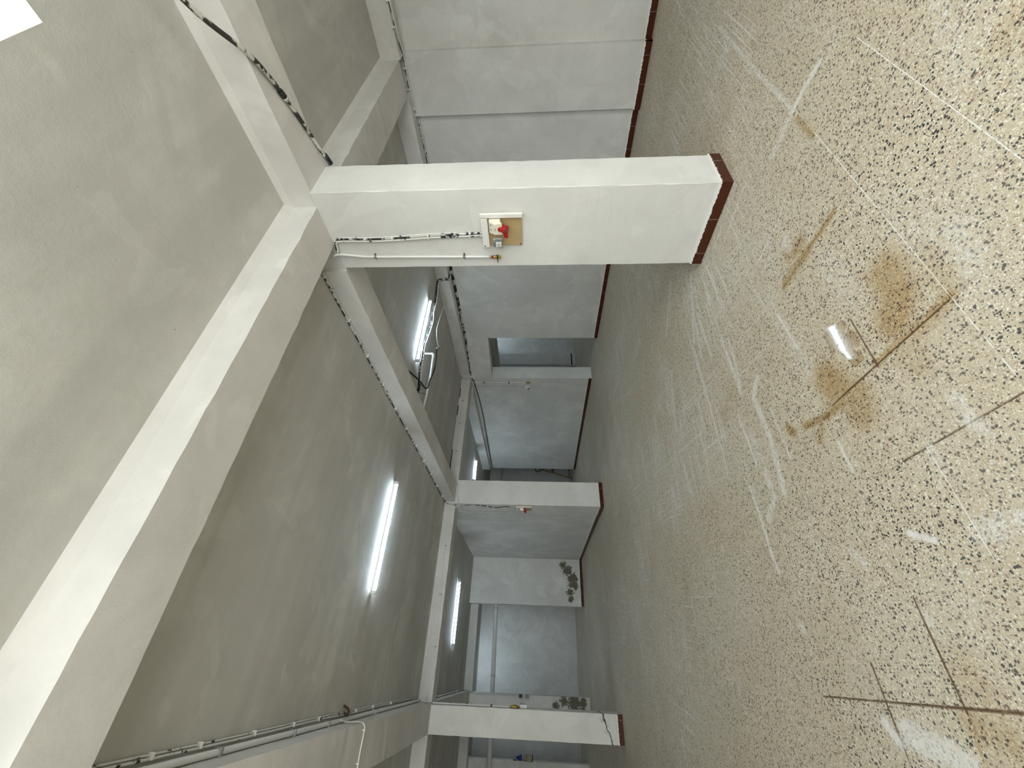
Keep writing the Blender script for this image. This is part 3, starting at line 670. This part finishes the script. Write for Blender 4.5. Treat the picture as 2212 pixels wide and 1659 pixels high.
# thick worn cable slung under the beam above the near pillar
wc = [(2.82, .30, 3.50), (2.98, .60, 3.43), (3.14, .82, 3.352), (3.27, 1.0, 3.345), (3.36, 1.16, 3.348), (3.43, 1.30, 3.35), (3.50, 1.46, 3.352), (3.555, 1.62, 3.345), (3.59, 1.745, 3.335)]
k = run('cable_run', 'thick worn brown cable slung under the beam above the near pillar', 'cable', [(wc, .015, 'worn_cable'), (offs(wc, (.016, -.004, .008)), .008, 'paint_cable')])
MB().tube([(3.325, 1.10, 3.346), (3.35, 1.145, 3.347)], .021, 12, False).build('connector', 'black', k)
MB().tube([(3.35, 1.145, 3.347), (3.358, 1.16, 3.347)], .02, 12, False).build('collar', 'white_plastic', k)
MB().tube([(3.575, 1.66, 3.342), (3.597, 1.748, 3.33)], .022, 12, False).build('sleeve', 'black', k)

# along the right wall
rw = [(6.62, 1.1, 3.335), (6.63, 1.45, 3.325), (6.70, 1.70, 3.335), (6.80, 1.86, 3.345), (6.838, 1.95, 3.36), (6.838, 2.33, 3.375), (6.838, 2.55, 3.37), (6.925, 2.72, 3.365), (6.935, 3.0, 3.36), (6.935, 5.3, 3.36)]
run('cable_run', 'black and white cables clipped along the top of the near right wall', 'cable', [(rw, .010, 'flaky_cable'), (offs(rw, (-.012, 0, -.014)), .010, 'paint_cable')], [((6.62 if y < 1.6 else 6.828 if y < 2.7 else 6.925, y, 3.335 if y < 1.6 else 3.365), (0, 1, 0)) for y in (1.3, 1.55, 2.05, 2.3, 2.56, 3.0, 3.5)], .05)
rf = [(6.93, 5.35, 3.355), (6.93, 5.6, 3.36), (6.92, 6.4, 3.352), (6.91, 7.1, 3.36), (6.885, 7.75, 3.35), (6.79, 8.5, 3.36), (6.68, 9.1, 3.36)]
run('cable_run', 'bunched black cables along the right wall toward the doorway', 'cable', [(rf, .013, 'dark_cable'), (offs(rf, (-.016, 0, -.022)), .012, 'flaky_cable'), (offs(rf, (-.006, .1, -.04)), .009, 'flaky_cable')], [((6.91, y, 3.34), (0, 1, 0)) for y in (5.7, 6.3, 6.9)], .05)
sb = [(6.90, 5.62, 3.36), (6.66, 5.64, 3.36), (6.655, 5.66, 3.45), (6.65, 5.68, 3.575), (6.50, 5.70, 3.595), (6.12, 5.74, 3.58), (5.78, 5.73, 3.585), (5.5, 5.76, 3.575), (5.0, 5.62, 3.56), (4.7, 5.52, 3.545), (4.4, 5.52, 3.53), (4.2, 5.52, 3.53), (4.0, 5.52, 3.50), (3.87, 5.49, 3.48), (3.82, 5.58, 3.50), (3.87, 5.78, 3.59)]
k = run('cable_run', 'black cable bundle crossing the ceiling beside the tube behind the near pillar', 'cable', [(sb, .016, 'dark_cable'), (offs(sb, (.004, .03, -.012)), .013, 'dark_cable'), (offs(sb[:-2], (0, .012, -.024)), .011, 'paint_cable')])
MB().box(3.80, 3.92, 5.72, 5.86, 3.60, 3.619, .002).build('ceiling_box', 'rust', k)
hs = [(6.66, 6.30, 3.52), (6.50, 6.25, 3.53), (6.24, 6.15, 3.53), (5.68, 5.95, 3.50), (5.42, 5.91, 3.49), (5.27, 6.03, 3.48), (5.20, 6.18, 3.46)]
h = run('air_hose', 'thin white hose looping below the ceiling to a grey coupling', 'hose', [(hs, .008, 'painted_pipe')], part='hose')
MB().lathe((5.20, 6.18, 3.46), (-.62, -.70, -.05), [(0, .012), (.05, .013), (.06, .024), (.11, .026), (.12, .018), (.16, .017), (.17, .026), (.25, .024), (.27, .012)], 14).build('coupling', 'grey_plastic', h)
bh = [(5.03, 5.99, 3.447), (4.85, 6.05, 3.44), (4.63, 6.04, 3.43), (4.39, 5.98, 3.43), (4.18, 5.86, 3.42), (3.96, 5.76, 3.40), (3.85, 5.60, 3.40), (3.80, 5.30, 3.43), (3.68, 4.85, 3.50), (3.55, 4.35, 3.60)]
run('cable', 'slack black cable hanging in a V below the ceiling', 'cable', [(bh, .014, 'black')])
pv = [(4.56, 5.62, 3.61), (4.57, 5.63, 3.46), (4.60, 5.66, 3.44)]
pv2 = [(4.80, 5.86, 3.61), (4.80, 5.87, 3.47), (4.76, 5.88, 3.45), (4.68, 5.885, 3.45), (4.30, 5.93, 3.45), (3.96, 5.955, 3.46), (3.65, 6.03, 3.50)]
o = run('conduit_pipe', 'white plastic conduit hanging below the ceiling with an elbow at its end', 'pipe', [(pv2, .019, 'painted_pipe')], part='pipe')
MB().tube([(4.80, 5.865, 3.50), (4.80, 5.87, 3.465), (4.77, 5.878, 3.45), (4.73, 5.882, 3.45)], .024, 12).build('elbow', 'white_plastic', o)
MB().tube([(3.68, 6.02, 3.50), (3.68, 6.02, 3.61)], .006).build('hanger', 'rust', o)
MB().tube([(3.95, 5.955, 3.46), (3.88, 5.80, 3.58)], .004).build('hanger', 'rust', o)
o = thing('plastic_strip', (3.74, 3.0, 3.61), 'small black plastic strip hanging from the ceiling behind the near pillar', 'strip')
MB().box(3.70, 3.755, 2.96, 2.985, 3.48, 3.615, .003).box(3.715, 3.74, 2.965, 2.98, 3.44, 3.49, .003).build('strip', 'black', o)

# doorway corner: pipe with valve and outlet on the far right wall
dp = [(6.66, 9.30, 3.42), (6.63, 9.35, 3.36), (6.635, 9.40, 3.22), (6.638, 9.385, 3.07), (6.638, 9.385, 2.6), (6.638, 9.39, 1.80)]
o = thing('air_pipe', (6.65, 9.39, 1.75), 'thin white pipe with a small brass valve beside the doorway', 'pipe')
MB().tube(dp, .012, 10).build('pipe', 'painted_pipe', o)
MB().lathe((6.638, 9.39, 1.81), (0, 0, -1), [(0, .015), (.02, .03), (.06, .03), (.07, .02), (.12, .012)], 10).build('valve', 'brass', o)
for z in (3.0, 2.3): MB().box(6.615, 6.65, 9.37, 9.405, z - .015, z + .015, .003).build('clip', 'rust', o)
dw = [(6.640, 9.58, 3.33), (6.640, 9.595, 3.2), (6.641, 9.59, 2.3), (6.641, 9.60, 1.83)]
o = run('cable_run', 'thin grey cable down to the small outlet beside the doorway', 'cable', [(dw, .005, 'light_grey')], [((6.635, 9.593, z), (0, 0, 1)) for z in (2.1, 1.92)], .03, 'grey_plastic')
o = thing('wall_outlet', (6.645, 9.61, 1.74), 'small grey and white outlet on the wall beside the doorway', 'outlet')
MB().box(6.59, 6.645, 9.56, 9.67, 1.72, 1.83, .008).build('back_box', 'white_plastic', o); MB().box(6.575, 6.59, 9.57, 9.66, 1.725, 1.775, .005).build('cover', 'grey_plastic', o)
cw = [(6.645, 9.25, 3.36), (6.635, 9.36, 3.29), (6.60, 10.67, 3.22), (6.55, 12.0, 3.22), (6.505, 13.2, 3.235), (6.46, 14.9, 3.25)]
run('cable_run', 'dark cable sagging along the far right wall above the skirting corridor', 'cable', [(cw, .014, 'black'), (offs(cw, (-.01, 0, .045)), .010, 'painted_pipe')])
bc = [(6.64, 9.2, 3.40), (6.55, 9.20, 3.40), (6.2, 9.208, 3.47), (5.7, 9.208, 3.50), (4.7, 9.208, 3.51), (3.75, 9.208, 3.50), (3.55, 9.19, 3.50)]
run('conduit_pipe', 'thin grey conduit along the cross beam from the doorway to the middle pillar', 'pipe', [(bc, .009, 'painted_pipe')], [((x, 9.205, 3.50), (1, 0, 0)) for x in (5.9, 5.2, 4.4)], .04, 'grey_plastic', part='pipe')
for i, (xa, xb) in enumerate(((6.30, 6.0), (5.75, 5.45), (4.45, 3.9))):
    MB().tube([(xa, 9.20, 3.605), (xb, 9.19, 3.603)], .010).build('old_cable', 'black', bpy.data.objects['conduit_pipe.001'])
cr = [(6.70, 9.16, 3.40), (6.60, 9.15, 3.42), (6.54, 9.0, 3.55), (6.53, 8.6, 3.59), (6.60, 7.6, 3.59), (6.66, 6.8, 3.59), (6.665, 6.32, 3.53)]
run('cable_run', 'thin pale cable along the ceiling corner above the doorway', 'cable', [(cr, .010, 'painted_pipe')])

# middle pillar
mc = [(3.10, 9.16, 3.60), (3.05, 9.17, 3.50), (3.035, 9.172, 3.25), (3.037, 9.167, 2.85), (3.037, 9.21, 2.64), (3.037, 9.29, 2.44), (3.037, 9.21, 2.2), (3.037, 9.29, 1.97)]
run('cable_run', 'black wavy cable down to the red socket on the middle pillar', 'cable', [(mc, .009, 'flaky_cable')], [((3.032, y, z), (0, 0, 1)) for y, z in ((9.168, 3.0), (9.21, 2.62), (9.27, 2.5))], .03)
mp = [(3.50, 9.085, 3.36), (3.46, 9.085, 3.32), (3.28, 9.085, 3.33), (3.12, 9.08, 3.29), (3.03, 9.12, 3.24), (3.03, 9.45, 3.24), (3.03, 9.62, 3.20), (3.035, 9.66, 3.05), (3.035, 9.66, 2.6), (3.035, 9.65, 1.95)]
run('air_pipe', 'bent white pipe wrapping the top of the middle pillar', 'pipe', [(mp, .008, 'light_grey')], [((3.03, 9.66, z), (0, 0, 1)) for z in (2.95, 2.25)], .035, 'grey_plastic', part='pipe')
bp_ = [(3.03, 9.12, 3.25), (2.97, 9.205, 3.38), (2.88, 9.208, 3.455), (2.76, 9.208, 3.472), (2.14, 9.208, 3.478), (1.2, 9.208, 3.45), (.28, 9.208, 3.42), (-.22, 9.208, 3.42), (-.50, 9.2, 3.47)]
run('conduit_pipe', 'thin white conduit along the cross beam between the middle and left pillars', 'pipe', [(bp_, .010, 'painted_pipe')], [((x, 9.205, 3.475 - (2.2 - x) * .025), (1, 0, 0)) for x in (2.15, 1.2, .3)], .04, 'grey_plastic', part='pipe')
o = thing('wall_bracket', (3.62, 9.6, 2.3), 'black bar bracket on the right side of the middle pillar', 'bracket')
MB().box(3.69, 3.73, 9.59, 9.61, 2.29, 2.67, .003).box(3.61, 3.70, 9.59, 9.61, 2.35, 2.37, .002).box(3.61, 3.70, 9.59, 9.61, 2.59, 2.61, .002).build('bar', 'black', o)

# left beam: pipes, cables
lp = [(-.515, y, 3.565) for y in (-1.0, 1.5, 3.5, 5.0, 5.9)] + [(-.515, 7.2, 3.57), (-.515, 9.1, 3.575)]
k = run('water_pipe', 'thick grey painted pipe along the top of the left beam', 'pipe', [(lp, .021, 'painted_pipe')], part='pipe')
for y in (3.45, 4.45, 5.15, 6.6): MB().box(-.541, -.488, y - .012, y + .012, 3.535, 3.60, .003).build('clip', 'metal', k)
lq = offs(lp, (.036, 0, .036)); lq = [(x + (.008 if i % 2 else 0), y, z) for i, (x, y, z) in enumerate(lq)]
run('cable_run', 'painted cables beside the thick grey pipe on the left beam', 'cable', [(lq, .008, 'paint_cable'), (offs(lq, (.018, 0, .004)), .006, 'paint_cable')], [((-.465, y, 3.603), (0, 1, 0)) for y in (2.9, 3.3, 3.9, 4.5, 5.0, 6.0, 6.6, 7.4)], .035)
vw = [(-.50, 5.40, 3.53), (-.525, 5.52, 3.50), (-.528, 5.62, 3.40), (-.56, 5.67, 3.355), (-.65, 5.70, 3.358), (-.78, 5.695, 3.358), (-.99, 5.68, 3.358), (-1.2, 5.66, 3.45)]
run('cable_run', 'single pale cable crossing the underside of the left beam', 'cable', [(vw, .009, 'painted_pipe')], [((-.60, 5.69, 3.357), (1, 0, 0)), ((-.87, 5.69, 3.357), (1, 0, 0))], .03)
o = thing('ceiling_hook', (-.45, 5.64, CZ), 'small rusty hook on the ceiling beside the left beam pipes', 'hook')
MB().tube([(-.40, 5.64, 3.618), (-.43, 5.64, 3.56), (-.48, 5.64, 3.555), (-.46, 5.64, 3.60)], .012).build('hook', 'rust', o)

# left pillar
pp = [(-.52, 9.18, 3.56), (-.545, 9.3, 3.45), (-.552, 9.32, 3.3), (-.552, 9.33, 2.6), (-.552, 9.34, 1.95)]
o = thing('air_pipe', (-.555, 9.34, 1.85), 'white pipe with a valve down the side of the left pillar', 'pipe')
MB().tube(pp, .014, 10).build('pipe', 'painted_pipe', o)
MB().lathe((-.552, 9.34, 1.96), (0, 0, -1), [(0, .016), (.02, .03), (.05, .022), (.07, .034), (.12, .034), (.13, .015), (.17, .015)], 10).build('valve', 'brass', o)
for z in (3.05, 2.75, 2.3): MB().box(-.572, -.53, 9.32, 9.36, z - .015, z + .015, .003).build('clip', 'rust', o)
o = thing('wall_outlet', (-.565, 9.45, 1.68), 'small grey and white outlet on the side of the left pillar', 'outlet')
MB().box(-.569, -.515, 9.40, 9.52, 1.66, 1.79, .008).build('back_box', 'white_plastic', o); MB().box(-.515, -.50, 9.41, 9.51, 1.70, 1.785, .006).build('cover', 'grey_plastic', o)
xb = [(-.50, 9.61, 3.52), (-.525, 10.4, 3.53), (-.525, 11.75, 3.53), (-.525, 13.9, 3.53), (-.55, 14.37, 3.45)]
run('cable_run', 'pair of dark cables along the far left beam', 'cable', [(xb, .016, 'flaky_cable'), (offs(xb, (0, 0, .05)), .012, 'painted_pipe')])
sc_ = [(-.56, 14.38, 3.42), (-.59, 14.385, 3.2), (-.59, 14.388, 2.6), (-.59, 14.388, 1.98)]
run('cable_run', 'thin dark cable down the mould-marked wall end', 'cable', [(sc_, .008, 'light_grey')])
o = thing('wall_outlet', (-.58, 14.4, 1.72), 'dark pair of little fittings on the mould-marked wall end', 'outlet')
MB().box(-.64, -.56, 14.34, 14.399, 1.88, 1.97, .008).build('valve_body', 'rust', o); MB().box(-.64, -.56, 14.34, 14.399, 1.70, 1.80, .01).build('cover', 'grey_plastic', o)

# far rooms
o = thing('drain_pipe', (.6, 15.28, 2.83), 'large pale horizontal pipe across the far wall', 'pipe')
MB().tube([(-3.2, 15.28, 2.775), (1.9, 15.28, 2.835), (2.9, 15.28, 2.845)], .066, 20, False).build('pipe', 'painted_pipe', o)
for x in (-2.35, -.2, 1.62): MB().lathe((x, 15.28, 2.775 + (x + 3.2) * .0118), (1, 0, .0118), [(0, .07), (.04, .072), (.05, .07)], 18).build('joint', 'light_grey', o)
for x in (-2.9, 2.4): MB().tube([(x, 15.28, 2.84), (x, 15.28, CZ)], .006).build('hanger', 'metal', o)
o = thing('industrial_plug', (-2.09, 15.5, 1.6), 'blue and tan industrial socket on the far left wall end', 'socket')
MB().lathe((-2.03, 15.47, 1.74), (0, 0, 1), [(0, .07), (.03, .075), (.14, .065), (.15, .05)], 16).build('body', 'tan_plastic', o)
MB().lathe((-2.03, 15.47, 1.89), (0, 0, 1), [(0, .065), (.05, .07), (.10, .06), (.11, .035), (.15, .03)], 16).build('blue_cap', 'blue_plastic', o)
MB().box(-2.105, -1.96, 15.40, 15.53, 1.60, 1.74, .015).build('foot', 'tan_plastic', o)
MB().box(-2.10, -1.96, 15.41, 15.52, 1.575, 1.60, .006).build('base_rim', 'dark', o)
MB().tube([(-2.09, 15.48, 2.02), (-2.085, 15.48, 2.13)], .012).build('lead', 'black', o)

# trestle ladder behind the far right wall
o = thing('trestle', (7.3, 16.5, 0), 'folding trestle with a hooked top half hidden behind the far right wall', 'trestle')
A, Bq = (7.10, 16.5, 1.46), (6.72, 16.5, .03)
MB().tube([(7.12, 16.5, 1.40), (6.95, 16.5, .86), Bq], .022, 10, False).build('leg', 'ochre', o)
MB().tube([(7.12, 16.5, 1.40), (7.45, 16.5, .75), (7.75, 16.5, .03)], .022, 10, False).build('leg', 'ochre', o)
MB().tube([(7.25, 16.5, 1.40), (7.21, 16.5, 1.2), (7.03, 16.5, 1.07)], .018, 8, False).build('brace', 'orange', o)
MB().tube([(7.14, 16.5, 1.57), (7.03, 16.5, 1.55), (6.98, 16.5, 1.47), (7.03, 16.5, 1.37), (7.10, 16.5, 1.24), (7.16, 16.5, 1.10)], .018, 10).build('hook', 'black', o)
MB().tube([(7.02, 16.5, 1.02), (7.13, 16.5, .80)], .013, 8, False).build('crossbar', 'black', o)
MB().tube([(6.97, 16.5, .93), (7.16, 16.5, .64)], .013, 8, False).build('crossbar', 'black', o)
MB().tube([(6.94, 16.5, .84), (7.16, 16.5, .80)], .013, 8, False).build('crossbar', 'black', o)
MB().tube([(6.89, 16.5, .70), (7.14, 16.5, .86)], .013, 8, False).build('crossbar', 'black', o)
MB().tube([(6.75, 16.5, .14), (7.70, 16.5, .14)], .02, 8, False).build('rung', 'ochre', o)
MB().lathe((6.715, 16.5, .055), (-.1, 0, -1), [(0, .026), (.05, .03)], 12).build('foot', 'black', o)
MB().lathe((7.755, 16.5, .055), (.1, 0, -1), [(0, .026), (.05, .03)], 12).build('foot', 'black', o)
